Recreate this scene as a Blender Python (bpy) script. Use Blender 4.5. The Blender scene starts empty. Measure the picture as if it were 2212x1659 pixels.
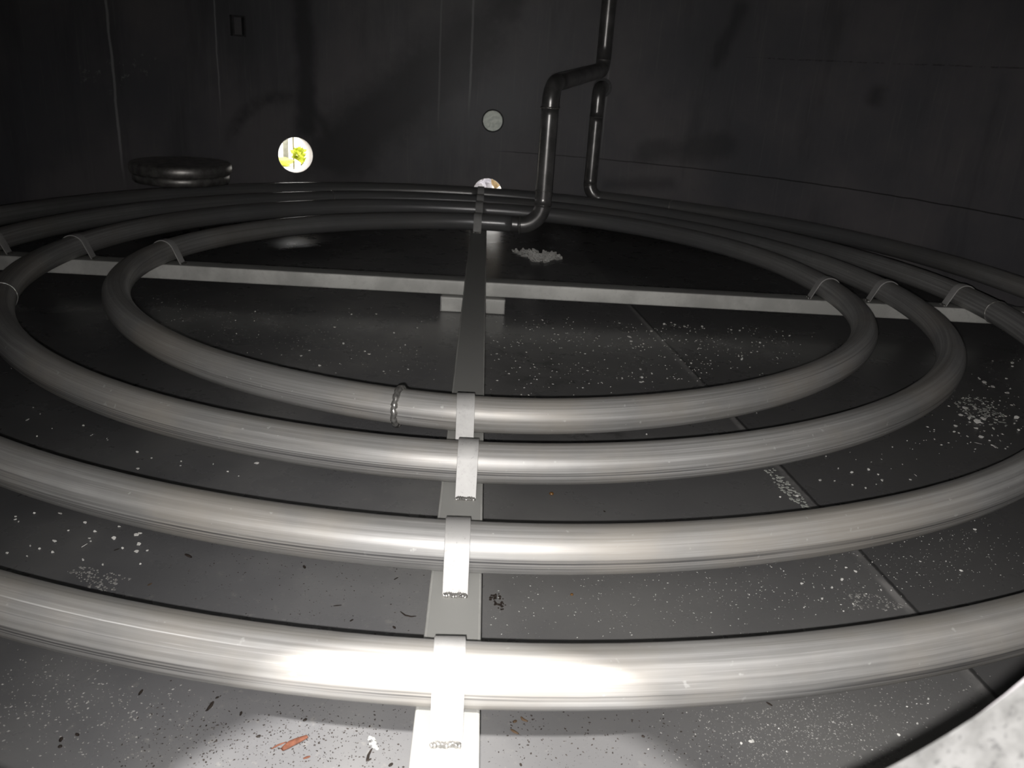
import bpy, bmesh, math, random
from mathutils import Vector, Matrix, noise as mnoise
PI = math.pi
S = bpy.context.scene
COL = S.collection
rnd = random.Random(7)

# ------------------------------------------------------------------ camera
F = 1789.18
CAM = Vector((0.01130, -2.80352, 0.81556))
R0 = Vector((0.99770231, -0.02606594, 0.06253539))
R1 = Vector((-0.04923749, 0.35506668, 0.93354342))
R2 = Vector((0.04653792, 0.93447751, -0.35296743))
cd = bpy.data.cameras.new('camera')
cam = bpy.data.objects.new('camera', cd)
COL.objects.link(cam)
cam.matrix_world = Matrix(((R0.x, R1.x, -R2.x, CAM.x), (R0.y, R1.y, -R2.y, CAM.y),
                           (R0.z, R1.z, -R2.z, CAM.z), (0, 0, 0, 1)))
cd.sensor_width = 36.0
cd.lens = F / 2212 * 36
cd.clip_start = 0.01
cd.dof.use_dof = True
cd.dof.focus_distance = 1.7
cd.dof.aperture_fstop = 11
S.camera = cam

# ------------------------------------------------------------------ light and exposure
S.view_settings.view_transform = 'Standard'
S.view_settings.look = 'None'
S.view_settings.exposure = 0
S.view_settings.gamma = 1
S.view_settings.use_curve_mapping = False
W = bpy.data.worlds.new('daylight')
S.world = W
W.use_nodes = True
W.node_tree.nodes['Background'].inputs[0].default_value = (1.0, 0.985, 0.96, 1)
W.node_tree.nodes['Background'].inputs[1].default_value = 3.9
# the phone's flash, just below and left of the lens
fl = bpy.data.lights.new('flash', 'SPOT')
fl.energy = 112
fl.color = (1.0, 0.965, 0.94)
fl.spot_size = math.radians(116)
fl.spot_blend = 1.0
fl.shadow_soft_size = 0.004
flo = bpy.data.objects.new('flash', fl)
COL.objects.link(flo)
fdir = (R0 * (1390 - 1106) / F - R1 * (1180 - 829.5) / F + R2).normalized()
flo.matrix_world = Matrix.Translation(CAM - R1 * 0.020 - R0 * 0.011) @ fdir.to_track_quat('-Z', 'Y').to_matrix().to_4x4()
# sunlight slanting in through the manway behind the camera
su = bpy.data.lights.new('sun', 'SUN')
su.energy = 9.0
su.color = (1.0, 0.97, 0.94)
su.angle = math.radians(2.0)
suo = bpy.data.objects.new('sun', su)
COL.objects.link(suo)
EL = math.radians(54)
sd = Vector((0.01, math.cos(EL), -math.sin(EL)))
suo.location = (0, -6, 6)
suo.rotation_euler = sd.to_track_quat('-Z', 'Y').to_euler()

# ------------------------------------------------------------------ helpers
def ray(px, py):
    return (R0 * (px - 1106) / F - R1 * (py - 829.5) / F + R2)

def at_z(px, py, z=0.0):
    d = ray(px, py)
    return CAM + d * ((z - CAM.z) / d.z)

def at_y(px, py, y):
    d = ray(px, py)
    return CAM + d * ((y - CAM.y) / d.y)

TC = Vector((0, -0.08, 0))      # tank axis
TR = 2.45                       # tank radius

def at_wall(px, py, rad=TR):
    d = ray(px, py); o = CAM - TC
    a = d.x**2 + d.y**2; b = 2*(o.x*d.x + o.y*d.y); c = o.x**2 + o.y**2 - rad*rad
    return CAM + d * ((-b + math.sqrt(b*b - 4*a*c)) / (2*a))

def link(name, bm, mat, parent=None, smooth=True, loc=None):
    me = bpy.data.meshes.new(name)
    bm.normal_update()
    bm.to_mesh(me); bm.free()
    if smooth:
        me.polygons.foreach_set('use_smooth', [True]*len(me.polygons))
    o = bpy.data.objects.new(name, me)
    COL.objects.link(o)
    if mat: me.materials.append(mat)
    if parent: o.parent = parent
    if loc is not None: o.location = loc
    return o

def empty(name, loc=(0, 0, 0)):
    o = bpy.data.objects.new(name, None)
    COL.objects.link(o); o.location = loc
    o.empty_display_size = 0.1
    return o

def tag(o, label=None, cat=None, group=None, kind=None):
    if label: o['label'] = label
    if cat: o['category'] = cat
    if group: o['group'] = group
    if kind: o['kind'] = kind
    return o

def sharp(o, ang=35):
    m = o.data
    m.update()
    try:
        m.set_sharp_from_angle(angle=math.radians(ang))
    except Exception:
        pass

def sweep(bm, pts, r, n=40, closed=False, up=Vector((0, 0, 1)), caps=True, uv=True, u0=0.0, radii=None):
    """tube along pts; UV: u = length in metres, v = around 0..1"""
    uvl = bm.loops.layers.uv.verify()
    rings = []; s = u0; us = []
    N = len(pts); prev = None
    for i, p in enumerate(pts):
        if closed: t = (pts[(i+1) % N] - pts[i-1])
        else: t = pts[min(i+1, N-1)] - pts[max(i-1, 0)]
        t.normalize()
        if prev is None:
            a = up - t*up.dot(t)
            if a.length < 1e-3: a = Vector((1, 0, 0)) - t*t.x
        else:
            a = prev - t*prev.dot(t)
        a.normalize(); prev = a; b = t.cross(a)
        rr = radii[i] if radii else r
        rings.append([bm.verts.new(p + (a*math.cos(2*PI*k/n) + b*math.sin(2*PI*k/n))*rr) for k in range(n)])
        if i: s += (pts[i] - pts[i-1]).length
        us.append(s)
    M = N if closed else N-1
    for i in range(M):
        A = rings[i]; B = rings[(i+1) % N]
        ub = us[(i+1) % N] if i+1 < N else us[i] + (pts[0]-pts[-1]).length
        for k in range(n):
            k2 = (k+1) % n
            f = bm.faces.new((A[k], A[k2], B[k2], B[k]))
            vv = (k/n, (k+1)/n, (k+1)/n, k/n); uu = (us[i], us[i], ub, ub)
            for l, u_, v_ in zip(f.loops, uu, vv): l[uvl].uv = (u_, v_)
    if caps and not closed:
        bm.faces.new(rings[0]); bm.faces.new(list(reversed(rings[-1])))
    return us[-1]

def lathe(bm, prof, n=64, M=Matrix()):
    """prof = [(r, z)...] revolved about z, then moved by M; closed if ends coincide"""
    cols = []
    for k in range(n):
        c, s_ = math.cos(2*PI*k/n), math.sin(2*PI*k/n)
        cols.append([bm.verts.new(M @ Vector((r*c, r*s_, z))) for r, z in prof])
    for k in range(n):
        A, B = cols[k], cols[(k+1) % n]
        for j in range(len(prof)-1):
            if prof[j][0] < 1e-6 and prof[j+1][0] < 1e-6: continue
            try:
                bm.faces.new((A[j], B[j], B[j+1], A[j+1]))
            except ValueError: pass
    bmesh.ops.remove_doubles(bm, verts=bm.verts, dist=1e-6)

def prism(bm, outline, L, M=Matrix(), hole=None):
    """outline in xz, extruded along +y by L; with hole = inner outline of the same count -> hollow section"""
    def ring(o, y): return [bm.verts.new(M @ Vector((x, y, z))) for x, z in o]
    a, b = ring(outline, 0), ring(outline, L); n = len(outline)
    for k in range(n): bm.faces.new((a[k], b[k], b[(k+1) % n], a[(k+1) % n]))
    if hole:
        c, d = ring(hole, 0), ring(hole, L)
        for k in range(n):
            k2 = (k+1) % n
            bm.faces.new((c[k], c[k2], d[k2], d[k]))
            bm.faces.new((a[k], a[k2], c[k2], c[k])); bm.faces.new((b[k], d[k], d[k2], b[k2]))
    else:
        bm.faces.new(a); bm.faces.new(list(reversed(b)))
    bmesh.ops.recalc_face_normals(bm, faces=bm.faces)

def rrect(w, h, r, z0, n=5):
    o = []
    for cx, cz, a0 in ((w/2-r, z0+h-r, 0), (-w/2+r, z0+h-r, 90), (-w/2+r, z0+r, 180), (w/2-r, z0+r, 270)):
        for k in range(n+1):
            a = math.radians(a0 + 90*k/n); o.append((cx + r*math.cos(a), cz + r*math.sin(a)))
    return o

# ------------------------------------------------------------------ node material builder
class NB:
    def __init__(s, name):
        s.m = bpy.data.materials.new(name); s.m.use_nodes = True
        s.t = s.m.node_tree; s.p = s.t.nodes['Principled BSDF']
        s.tc = s.t.nodes.new('ShaderNodeTexCoord')
    def n(s, typ, **kw):
        x = s.t.nodes.new(typ)
        for k, v in kw.items(): setattr(x, k, v)
        return x
    def L(s, a, b): s.t.links.new(a, b)
    def put(s, sock, v):
        if isinstance(v, bpy.types.NodeSocket): s.L(v, sock)
        else: sock.default_value = v
    def math(s, op, a, b=0.0, c=None, clamp=False):
        x = s.n('ShaderNodeMath', operation=op, use_clamp=clamp)
        s.put(x.inputs[0], a); s.put(x.inputs[1], b)
        if c is not None: s.put(x.inputs[2], c)
        return x.outputs[0]
    def mul(s, a, b): return s.math('MULTIPLY', a, b)
    def add(s, a, b): return s.math('ADD', a, b)
    def sub(s, a, b): return s.math('SUBTRACT', a, b)
    def ss(s, v, a, b, lo=0.0, hi=1.0):
        x = s.n('ShaderNodeMapRange', interpolation_type='SMOOTHSTEP')
        s.put(x.inputs[0], v); x.inputs[1].default_value = a; x.inputs[2].default_value = b
        x.inputs[3].default_value = lo; x.inputs[4].default_value = hi
        return x.outputs[0]
    def noise(s, vec, scale, detail=4, rough=0.55, map_=None, dist=0.0):
        if map_:
            mp = s.n('ShaderNodeMapping'); mp.inputs['Scale'].default_value = map_
            s.L(vec, mp.inputs[0]); vec = mp.outputs[0]
        x = s.n('ShaderNodeTexNoise'); s.L(vec, x.inputs['Vector'])
        x.inputs['Scale'].default_value = scale; x.inputs['Detail'].default_value = detail
        x.inputs['Roughness'].default_value = rough; x.inputs['Distortion'].default_value = dist
        return x.outputs['Fac']
    def mix(s, f, a, b, typ='MIX'):
        x = s.n('ShaderNodeMix', data_type='RGBA', blend_type=typ)
        s.put(x.inputs[0], f)
        for k, v in ((6, a), (7, b)):
            if isinstance(v, bpy.types.NodeSocket): s.L(v, x.inputs[k])
            else: x.inputs[k].default_value = (*v, 1)
        return x.outputs[2]
    def sep(s, vec):
        x = s.n('ShaderNodeSeparateXYZ'); s.L(vec, x.inputs[0]); return x.outputs
    def bump(s, h, strength=0.2, dist=0.001):
        x = s.n('ShaderNodeBump'); x.inputs['Strength'].default_value = strength; x.inputs['Distance'].default_value = dist
        s.L(h, x.inputs['Height']); s.L(x.outputs[0], s.p.inputs['Normal'])
    def fin(s, col=None, rough=None, metal=None, spec=None):
        for k, v in (('Base Color', col), ('Roughness', rough), ('Metallic', metal), ('Specular IOR Level', spec)):
            if v is None: continue
            if isinstance(v, tuple): v = (*v, 1)
            s.put(s.p.inputs[k], v)
        return s.m

def line_mask(b, X, Y, p, q, w0, w1, wob=None):
    """1 within w0 of segment p-q in the XY plane of sockets, fading to 0 at w1"""
    dx, dy = q[0]-p[0], q[1]-p[1]; L2 = dx*dx+dy*dy
    ax, ay = b.sub(X, p[0]), b.sub(Y, p[1])
    t = b.math('DIVIDE', b.add(b.mul(ax, dx), b.mul(ay, dy)), L2, clamp=True)
    ex, ey = b.sub(ax, b.mul(t, dx)), b.sub(ay, b.mul(t, dy))
    d = b.math('SQRT', b.add(b.mul(ex, ex), b.mul(ey, ey)))
    if wob is not None: d = b.add(d, wob)
    return b.ss(d, w0, w1, 1.0, 0.0)

def make_pipe_mat():
    b = NB('dull_stainless_pipe')
    uv = b.tc.outputs['UV']; ob = b.tc.outputs['Object']
    streak = b.noise(uv, 1.0, 5, 0.6, (0.9, 26, 1))
    fine = b.noise(uv, 1.0, 3, 0.6, (7, 160, 1))
    blot = b.noise(ob, 3.2, 5, 0.6)
    spots = b.noise(ob, 70, 2, 0.5)
    big = b.noise(ob, 1.7, 6, 0.65)
    c = b.mix(b.ss(streak, 0.35, 0.7), (0.255, 0.253, 0.247), (0.435, 0.433, 0.425))
    c = b.mix(b.ss(big, 0.40, 0.62, 0.45, 0), c, (0.21, 0.208, 0.2))
    c = b.mix(b.ss(blot, 0.42, 0.68, 0, 0.5), c, (0.38, 0.345, 0.295))
    c = b.mix(b.ss(fine, 0.55, 0.75, 0, 0.35), c, (0.62, 0.61, 0.60))
    c = b.mix(b.ss(spots, 0.70, 0.76, 0, 0.35), c, (0.6, 0.6, 0.59))
    # dimmer light painted into the colour on the coil's far part
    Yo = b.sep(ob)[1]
    far_dim = b.ss(b.add(Yo, b.mul(b.sub(blot, 0.5), 1.1)), 0.1, 1.0, 0, 0.72)
    c = b.mix(far_dim, c, (0.125, 0.128, 0.135))
    # a pale dust film along the crown, and one long bright scratch on the outer turn
    uu, vv0 = b.sep(uv)[0], b.sep(uv)[1]
    crown = b.math('MAXIMUM', b.ss(vv0, 0.955, 1.0), b.ss(vv0, 0.02, 0.10, 1, 0))
    c = b.mix(b.mul(crown, b.ss(blot, 0.3, 0.6, 0.15, 0.5)), c, (0.20, 0.188, 0.165))
    sv = b.math('ABSOLUTE', b.add(b.sub(vv0, 0.905), b.mul(b.sub(uu, 6.439), -0.02)))
    scr = b.mul(b.ss(sv, 0.001, 0.0045, 1, 0), b.mul(b.ss(uu, 6.229, 6.349), b.ss(uu, 6.528, 6.648, 1, 0)))
    c = b.mix(b.mul(scr, b.ss(fine, 0.35, 0.6, 0.25, 0.9)), c, (0.8, 0.8, 0.79))
    # drawing lines along the pipe's flank
    vv = vv0
    fl_ = b.mul(b.ss(vv, 0.665, 0.69), b.ss(vv, 0.755, 0.785, 1, 0))
    l2 = b.noise(uv, 1.0, 2, 0.5, (0.45, 60, 1))
    c = b.mix(b.mul(b.mul(fl_, b.ss(b.noise(uv, 1.0, 3, 0.6, (1.1, 6, 1)), 0.42, 0.62)), b.ss(l2, 0.44, 0.6, 0, 0.8)), c, (0.05, 0.05, 0.053))
    ln = b.noise(uv, 1.0, 2, 0.5, (0.35, 60, 1))
    c = b.mix(b.ss(ln, 0.63, 0.70, 0, 0.5), c, (0.12, 0.12, 0.122))
    r = b.sub(b.add(b.mul(streak, 0.22), 0.40), b.mul(far_dim, 0.26))
    b.bump(fine, 0.06, 0.001)
    return b.fin(c, r, 0.36, 0.45)

def make_beam_mat(name, base, k=1.0):
    b = NB(name)
    ob = b.tc.outputs['Object']
    n1 = b.noise(ob, 5, 5, 0.6); n2 = b.noise(ob, 60, 4, 0.6); n3 = b.noise(ob, 240, 2, 0.5)
    d = tuple(x*0.7 for x in base)
    c = b.mix(b.ss(n1, 0.38, 0.64), d, base)
    c = b.mix(b.ss(n2, 0.52, 0.72, 0, 0.35), c, tuple(x*0.62 for x in base))
    c = b.mix(b.ss(n3, 0.66, 0.72, 0, 0.4), c, tuple(x*0.4 for x in base))
    # darker tone on the faces that lie flat
    ge = b.n('ShaderNodeNewGeometry'); gz = b.sep(ge.outputs['True Normal'])[2]
    c = b.mix(b.mul(b.ss(gz, 0.8, 0.98), k), c, tuple(x*0.45 for x in base))
    b.bump(n2, 0.08, 0.001)
    return b.fin(c, b.add(b.mul(n1, 0.25), 0.38), 0.1, 0.4)

def make_floor_mat():
    b = NB('tank_floor_plate')
    ob = b.tc.outputs['Object']; X, Y, Z = b.sep(ob)
    n0 = b.noise(ob, 1.3, 4, 0.55); n1 = b.noise(ob, 9, 5, 0.6); n2 = b.noise(ob, 55, 5, 0.65); n3 = b.noise(ob, 260, 3, 0.6)
    c = b.mix(b.ss(n0, 0.35, 0.65), (0.133, 0.133, 0.137), (0.223, 0.221, 0.214))
    c = b.mix(b.ss(n1, 0.5, 0.8, 0, 0.35), c, (0.085, 0.085, 0.09))
    c = b.mix(b.ss(n2, 0.58, 0.70, 0, 0.45), c, (0.23, 0.225, 0.21))
    c = b.mix(b.ss(n3, 0.62, 0.72, 0, 0.5), c, (0.05, 0.048, 0.045))
    # the plate beyond the joint is duller, and the floor darkens towards its left
    jx = b.sub(X, b.add(0.632, b.mul(Y, -0.0922)))
    c = b.mix(b.mul(b.ss(jx, -0.002, 0.004), 0.62), c, (0.05, 0.05, 0.053))
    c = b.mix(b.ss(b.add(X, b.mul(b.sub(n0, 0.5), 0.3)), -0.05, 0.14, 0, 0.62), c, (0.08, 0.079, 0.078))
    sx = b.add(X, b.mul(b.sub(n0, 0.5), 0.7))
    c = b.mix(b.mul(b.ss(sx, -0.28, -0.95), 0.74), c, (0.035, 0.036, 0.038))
    # plate joint: a dark groove with a paler smeared bead next to it
    wob = b.mul(b.sub(n2, 0.5), 0.006)
    p, q = (0.600, 0.35), (0.812, -1.95)
    c = b.mix(b.mul(line_mask(b, X, Y, (p[0]-0.012, p[1]), (q[0]-0.012, q[1]), 0.002, 0.014, wob), b.ss(n1, 0.42, 0.6, 0.1, 0.55)), c, (0.33, 0.32, 0.31))
    g = line_mask(b, X, Y, p, q, 0.0015, 0.006, wob)
    c = b.mix(b.mul(g, 0.8), c, (0.02, 0.02, 0.02))
    # dirty drag marks right of the beam
    dm = line_mask(b, X, Y, (0.14, -0.25), (0.30, -0.95), 0.02, 0.17)
    dm = b.mul(dm, b.ss(b.noise(ob, 14, 6, 0.7), 0.5, 0.66, 0, 0.75))
    c = b.mix(dm, c, (0.03, 0.03, 0.03))
    r = b.add(b.mul(n1, 0.22), 0.18)
    b.bump(b.sub(b.mul(n2, 0.6), b.mul(g, 2.0)), 0.15, 0.002)
    return b.fin(c, r, 0.0, 0.5)

def make_wall_mat():
    b = NB('stained_tank_wall')
    ob = b.tc.outputs['Object']; X, Y, Z = b.sep(ob)
    n0 = b.noise(ob, 1.1, 5, 0.6); n1 = b.noise(ob, 1.0, 5, 0.65, (4, 4, 0.7)); n2 = b.noise(ob, 1.0, 3, 0.6, (60, 60, 2.0))
    nw = b.noise(ob, 6, 5, 0.6); n3 = b.noise(ob, 40, 4, 0.6)
    c = b.mix(b.ss(n0, 0.35, 0.66), (0.104, 0.104, 0.113), (0.158, 0.149, 0.153))
    c = b.mix(b.ss(n1, 0.52, 0.72, 0, 0.55), c, (0.062, 0.062, 0.067))
    c = b.mix(b.ss(n2, 0.56, 0.72, 0, 0.18), c, (0.22, 0.215, 0.21))
    c = b.mix(b.ss(n3, 0.66, 0.74, 0, 0.35), c, (0.1, 0.095, 0.09))
    back = b.ss(Y, 0.4, 0.5)
    w = b.mul(b.sub(nw, 0.5), 0.22)
    # broad dark washes that run down and leftwards above the two ports
    m1 = line_mask(b, X, Z, (0.12, 1.22), (-0.10, 0.95), 0.01, 0.16, w)
    m2 = line_mask(b, X, Z, (-0.10, 0.95), (-0.85, 0.30), 0.06, 0.30, w)
    m3 = line_mask(b, X, Z, (-1.02, 1.25), (-1.0, 0.45), 0.015, 0.075, b.mul(w, 0.3))
    m4 = line_mask(b, X, Z, (0.95, 0.42), (1.35, 0.50), 0.02, 0.10, b.mul(w, 0.6))
    m5 = line_mask(b, X, Z, (1.1, 0.26), (0.75, 0.21), 0.0, 0.07, b.mul(w, 0.5))
    g1, g2, g3 = at_wall(1600, 15), at_wall(1548, 140), at_wall(1895, 205)
    m6 = line_mask(b, X, Z, (g1.x, g1.z), (g2.x, g2.z), 0.0, 0.06, b.mul(w, 0.3))
    m7 = line_mask(b, X, Z, (g3.x, g3.z + 0.02), (g3.x - 0.01, g3.z - 0.03), 0.0, 0.05, b.mul(w, 0.3))
    for m_, k in ((m1, 0.85), (m2, 0.85), (m3, 0.88), (m4, 0.5), (m5, 0.5), (m6, 0.6), (m7, 0.55)):
        c = b.mix(b.mul(b.mul(m_, back), k), c, (0.036, 0.036, 0.04))
    # tide mark arching over the left port
    ax, az = b.sub(X, -1.13), b.mul(b.sub(Z, 0.30), 0.85)
    d = b.add(b.math('SQRT', b.add(b.mul(ax, ax), b.mul(az, az))), b.mul(b.sub(nw, 0.5), 0.05))
    ring = b.mul(b.ss(b.math('ABSOLUTE', b.sub(d, 0.255)), 0.0, 0.05, 1, 0), b.mul(b.mul(b.ss(Z, 0.3, 0.42), b.ss(nw, 0.35, 0.6, 0.2, 1)), back))
    c = b.mix(b.mul(ring, 0.75), c, (0.04, 0.04, 0.043))
    # thin pale run marks
    for x0, zlo, w_, k in ((-1.818, 0.1, 0.004, 0.55), (-1.417, 0.42, 0.003, 0.45), (-0.274, 0.40, 0.005, 0.22), (-0.094, 0.5, 0.006, 0.40), (0.70, 0.3, 0.004, 0.35), (0.66, 0.82, 0.004, 0.4)):
        dd = b.math('ABSOLUTE', b.add(b.sub(X, x0), b.mul(b.sub(nw, 0.5), 0.012)))
        m_ = b.mul(b.mul(b.ss(dd, w_*0.4, w_*1.6, 1, 0), b.ss(Z, zlo, zlo+0.3)), b.mul(back, b.ss(n1, 0.3, 0.55, 0.35, 1)))
        c = b.mix(b.mul(m_, k), c, (0.5, 0.5, 0.5))
    # chalky blotch on the left run mark
    bl = b.mul(line_mask(b, X, Z, (-1.86, 0.66), (-1.72, 0.73), 0.01, 0.10), b.ss(b.noise(ob, 28, 4, 0.7), 0.58, 0.68))
    c = b.mix(b.mul(b.mul(bl, back), 0.6), c, (0.36, 0.36, 0.35))
    # plate joints running round the wall
    zw = b.add(Z, b.mul(b.sub(nw, 0.5), 0.012))
    j1 = b.mul(b.ss(b.math('ABSOLUTE', b.sub(zw, 0.358)), 0.001, 0.0045, 1, 0), b.ss(X, 0.0, 0.25))
    j2 = b.mul(b.ss(b.math('ABSOLUTE', b.sub(zw, 0.962)), 0.001, 0.005, 1, 0), b.ss(X, 1.35, 1.5))
    j = b.add(j1, b.mul(j2, b.ss(n3, 0.4, 0.6, 0, 0.7)))
    c = b.mix(b.mul(j, 0.85), c, (0.015, 0.014, 0.014))
    b.bump(b.sub(b.mul(n3, 0.3), j), 0.12, 0.002)
    return b.fin(c, b.add(b.mul(n0, 0.25), 0.35), 0.0, 0.4)

def simple(name, col, rough=0.5, metal=0.0, spec=0.5, var=0.3, scale=30):
    b = NB(name)
    n = b.noise(b.tc.outputs['Object'], scale, 4, 0.6)
    c = b.mix(b.ss(n, 0.3, 0.7), tuple(x*(1-var) for x in col), tuple(min(1, x*(1+var)) for x in col))
    return b.fin(c, rough, metal, spec)

M = dict(
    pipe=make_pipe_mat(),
    riser=simple('dark_riser_steel', (0.24, 0.236, 0.232), 0.3, 0.7, 0.5, 0.25, 14),
    beam=make_beam_mat('grey_beam_steel', (0.60, 0.60, 0.57), 0.95),
    strap=make_beam_mat('strap_steel', (0.42, 0.415, 0.405), 0.2),
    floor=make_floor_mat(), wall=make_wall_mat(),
    weld=simple('bright_weld_metal', (0.36, 0.352, 0.335), 0.28, 0.75, 0.5, 0.25, 160),
    lid=simple('dark_lid_steel', (0.34, 0.33, 0.315), 0.42, 0.75, 0.5, 0.35, 22),
    disc=simple('pale_grey_disc', (0.52, 0.53, 0.51), 0.6, 0.0, 0.3, 0.10, 18),
    dark=simple('blackened_steel', (0.05, 0.05, 0.052), 0.45, 0.3, 0.5, 0.3, 40),
    white=simple('white_scale', (0.55, 0.545, 0.52), 0.8, 0.0, 0.2, 0.2, 200),
    pale=simple('pale_scale', (0.33, 0.34, 0.315), 0.85, 0.0, 0.2, 0.25, 120),
    grain=simple('grey_grit', (0.20, 0.197, 0.188), 0.85, 0.0, 0.2, 0.4, 120),
    bark=simple('orange_bark', (0.12, 0.047, 0.028), 0.8, 0.0, 0.2, 0.3, 90),
    twig=simple('dark_twig', (0.02, 0.015, 0.012), 0.7, 0.0, 0.3, 0.3, 90),
    leaf=simple('brown_leaf', (0.07, 0.045, 0.026), 0.7, 0.0, 0.3, 0.3, 90),
    bead=simple('amber_bead', (0.12, 0.06, 0.02), 0.15, 0.0, 0.6, 0.3, 90),
    sleeve=simple('white_plastic_sleeve', (0.62, 0.58, 0.55), 0.5, 0.0, 0.4, 0.2, 14),
    ground=simple('pale_gravel_ground', (0.62, 0.60, 0.54), 0.9, 0.0, 0.2, 0.15, 12),
    leafy=simple('yellow_green_leaves', (0.5, 0.55, 0.05), 0.6, 0.0, 0.3, 0.4, 30),
    post=simple('grey_post', (0.17, 0.17, 0.14), 0.7, 0.0, 0.3, 0.2, 30),
    rod=simple('olive_rod', (0.10, 0.09, 0.03), 0.7, 0.0, 0.3, 0.2, 30),
    stone=simple('grey_stone', (0.24, 0.23, 0.25), 0.9, 0.0, 0.2, 0.3, 20),
    tan=simple('tan_stone', (0.33, 0.24, 0.13), 0.9, 0.0, 0.2, 0.3, 20),
)
def make_collar_mat():
    b = NB('blasted_collar_metal')
    ob = b.tc.outputs['Object']
    n1 = b.noise(ob, 60, 4, 0.6); n2 = b.noise(ob, 260, 3, 0.6)
    c = b.mix(b.ss(n1, 0.35, 0.65), (0.036, 0.036, 0.035), (0.055, 0.055, 0.054))
    c = b.mix(b.ss(n2, 0.55, 0.66, 0, 0.8), c, (0.022, 0.022, 0.022))
    b.bump(n2, 0.15, 0.001)
    return b.fin(c, 0.6, 0.0, 0.3)
M['collar'] = make_collar_mat()
def make_frosted():
    b = NB('frosted_panel')
    n = b.noise(b.tc.outputs['Object'], 70, 3, 0.5)
    t = b.n('ShaderNodeBsdfTranslucent'); d = b.n('ShaderNodeBsdfDiffuse'); mx = b.n('ShaderNodeMixShader')
    cc = b.mix(b.ss(n, 0.35, 0.65), (0.07, 0.076, 0.071), (0.105, 0.111, 0.103))
    b.L(cc, t.inputs[0]); d.inputs[0].default_value = (0.5, 0.51, 0.49, 1); mx.inputs[0].default_value = 0.5
    b.L(t.outputs[0], mx.inputs[1]); b.L(d.outputs[0], mx.inputs[2])
    b.L(mx.outputs[0], b.t.nodes['Material Output'].inputs[0])
    return b.m
M['frosted'] = make_frosted()

# ------------------------------------------------------------------ tank shell
def disc_mesh(name, z, mat, up=True, rad=TR+0.02):
    bm = bmesh.new()
    vs = [bm.verts.new((TC.x + rad*math.cos(2*PI*k/160), TC.y + rad*math.sin(2*PI*k/160), z)) for k in range(160)]
    f = bm.faces.new(vs)
    if not up: f.normal_flip()
    r = bmesh.ops.extrude_face_region(bm, geom=[f])
    for v in [g for g in r['geom'] if isinstance(g, bmesh.types.BMVert)]: v.co.z += -0.02 if up else 0.02
    bmesh.ops.recalc_face_normals(bm, faces=bm.faces)
    return tag(link(name, bm, mat, smooth=False), kind='structure')
HT = 2.6
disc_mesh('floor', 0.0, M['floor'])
disc_mesh('ceiling', HT, M['wall'], up=False)

# wall: grid on the cylinder; circular openings stitched into grid cells.  angle 0 = +y (far side), positive towards +x
def wang(p): return math.atan2(p.x - TC.x, p.y - TC.y)
def wpt(a, z, r=TR): return Vector((TC.x + r*math.sin(a), TC.y + r*math.cos(a), z))
NA = 384
DZ = 0.04
holes = []   # angle, z, radius
H1 = at_wall(638.5, 335); H2 = at_wall(1053, 416)
holes.append((wang(H1), 0.288, 0.099))
holes.append((wang(H2), 0.104, 0.0905))
HD = at_wall(1064.5, 261)
holes.append((wang(HD), HD.z, 0.0585))
MZ, MR, MX = 0.7995, 0.350, -0.0155
holes.append((PI + math.asin(-(MX)/TR)*1.0, MZ, MR))
def build_wall():
    da = 2*PI/NA
    cells = set((i, j) for i in range(NA) for j in range(int(HT/DZ)))
    bm = bmesh.new(); V = {}
    def v(i, j):
        k = (i % NA, j)
        if k not in V: V[k] = bm.verts.new(wpt(k[0]*da, j*DZ))
        return V[k]
    for a, z, r in holes:
        a %= 2*PI
        i0 = int(math.floor((a - (r+0.012)/TR)/da)); i1 = int(math.ceil((a + (r+0.012)/TR)/da))
        j0 = max(0, int(math.floor((z - r - 0.012)/DZ))); j1 = int(math.ceil((z + r + 0.012)/DZ))
        for i in range(i0, i1):
            for j in range(j0, j1): cells.discard((i % NA, j))
        loop = [(i, j0) for i in range(i0, i1)] + [(i1, j) for j in range(j0, j1)] + \
               [(i, j1) for i in range(i1, i0, -1)] + [(i0, j) for j in range(j1, j0, -1)]
        cz = max(z, j0*DZ + r + 0.004)
        prevc = None; ring = []
        for (i, j) in loop:
            t = math.atan2(j*DZ - z, (i*da - a)*TR)
            ring.append(bm.verts.new(wpt(a + math.asin(r*math.cos(t)/TR), z + r*math.sin(t))))
        n = len(loop)
        for k in range(n):
            k2 = (k+1) % n
            bm.faces.new((v(*loop[k]), v(*loop[k2]), ring[k2], ring[k]))
    for i, j in cells:
        bm.faces.new((v(i, j), v(i+1, j), v(i+1, j+1), v(i, j+1)))
    bmesh.ops.recalc_face_normals(bm, faces=bm.faces)
    return bm, da
bmw, da = build_wall()
# split the shell into four arcs so that each side of the room is its own object
names = {0: 'wall_back', 1: 'wall_right', 2: 'wall_front', 3: 'wall_left'}
for q in range(4):
    b2 = bmw.copy()
    def side(f):
        c = f.calc_center_median(); a = math.degrees(math.atan2(c.x - TC.x, c.y - TC.y))
        return int(((a + 45) % 360)//90)
    bmesh.ops.delete(b2, geom=[f for f in b2.faces if side(f) != q], context='FACES')
    b2.normal_update()
    for f in b2.faces:      # face the inside
        c = f.calc_center_median(); n_ = f.normal
        if n_.dot(Vector((TC.x - c.x, TC.y - c.y, 0))) < 0: f.normal_flip()
    o = link(names[q], b2, M['wall'])
    tag(o, kind='structure')
bmw.free()

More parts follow.
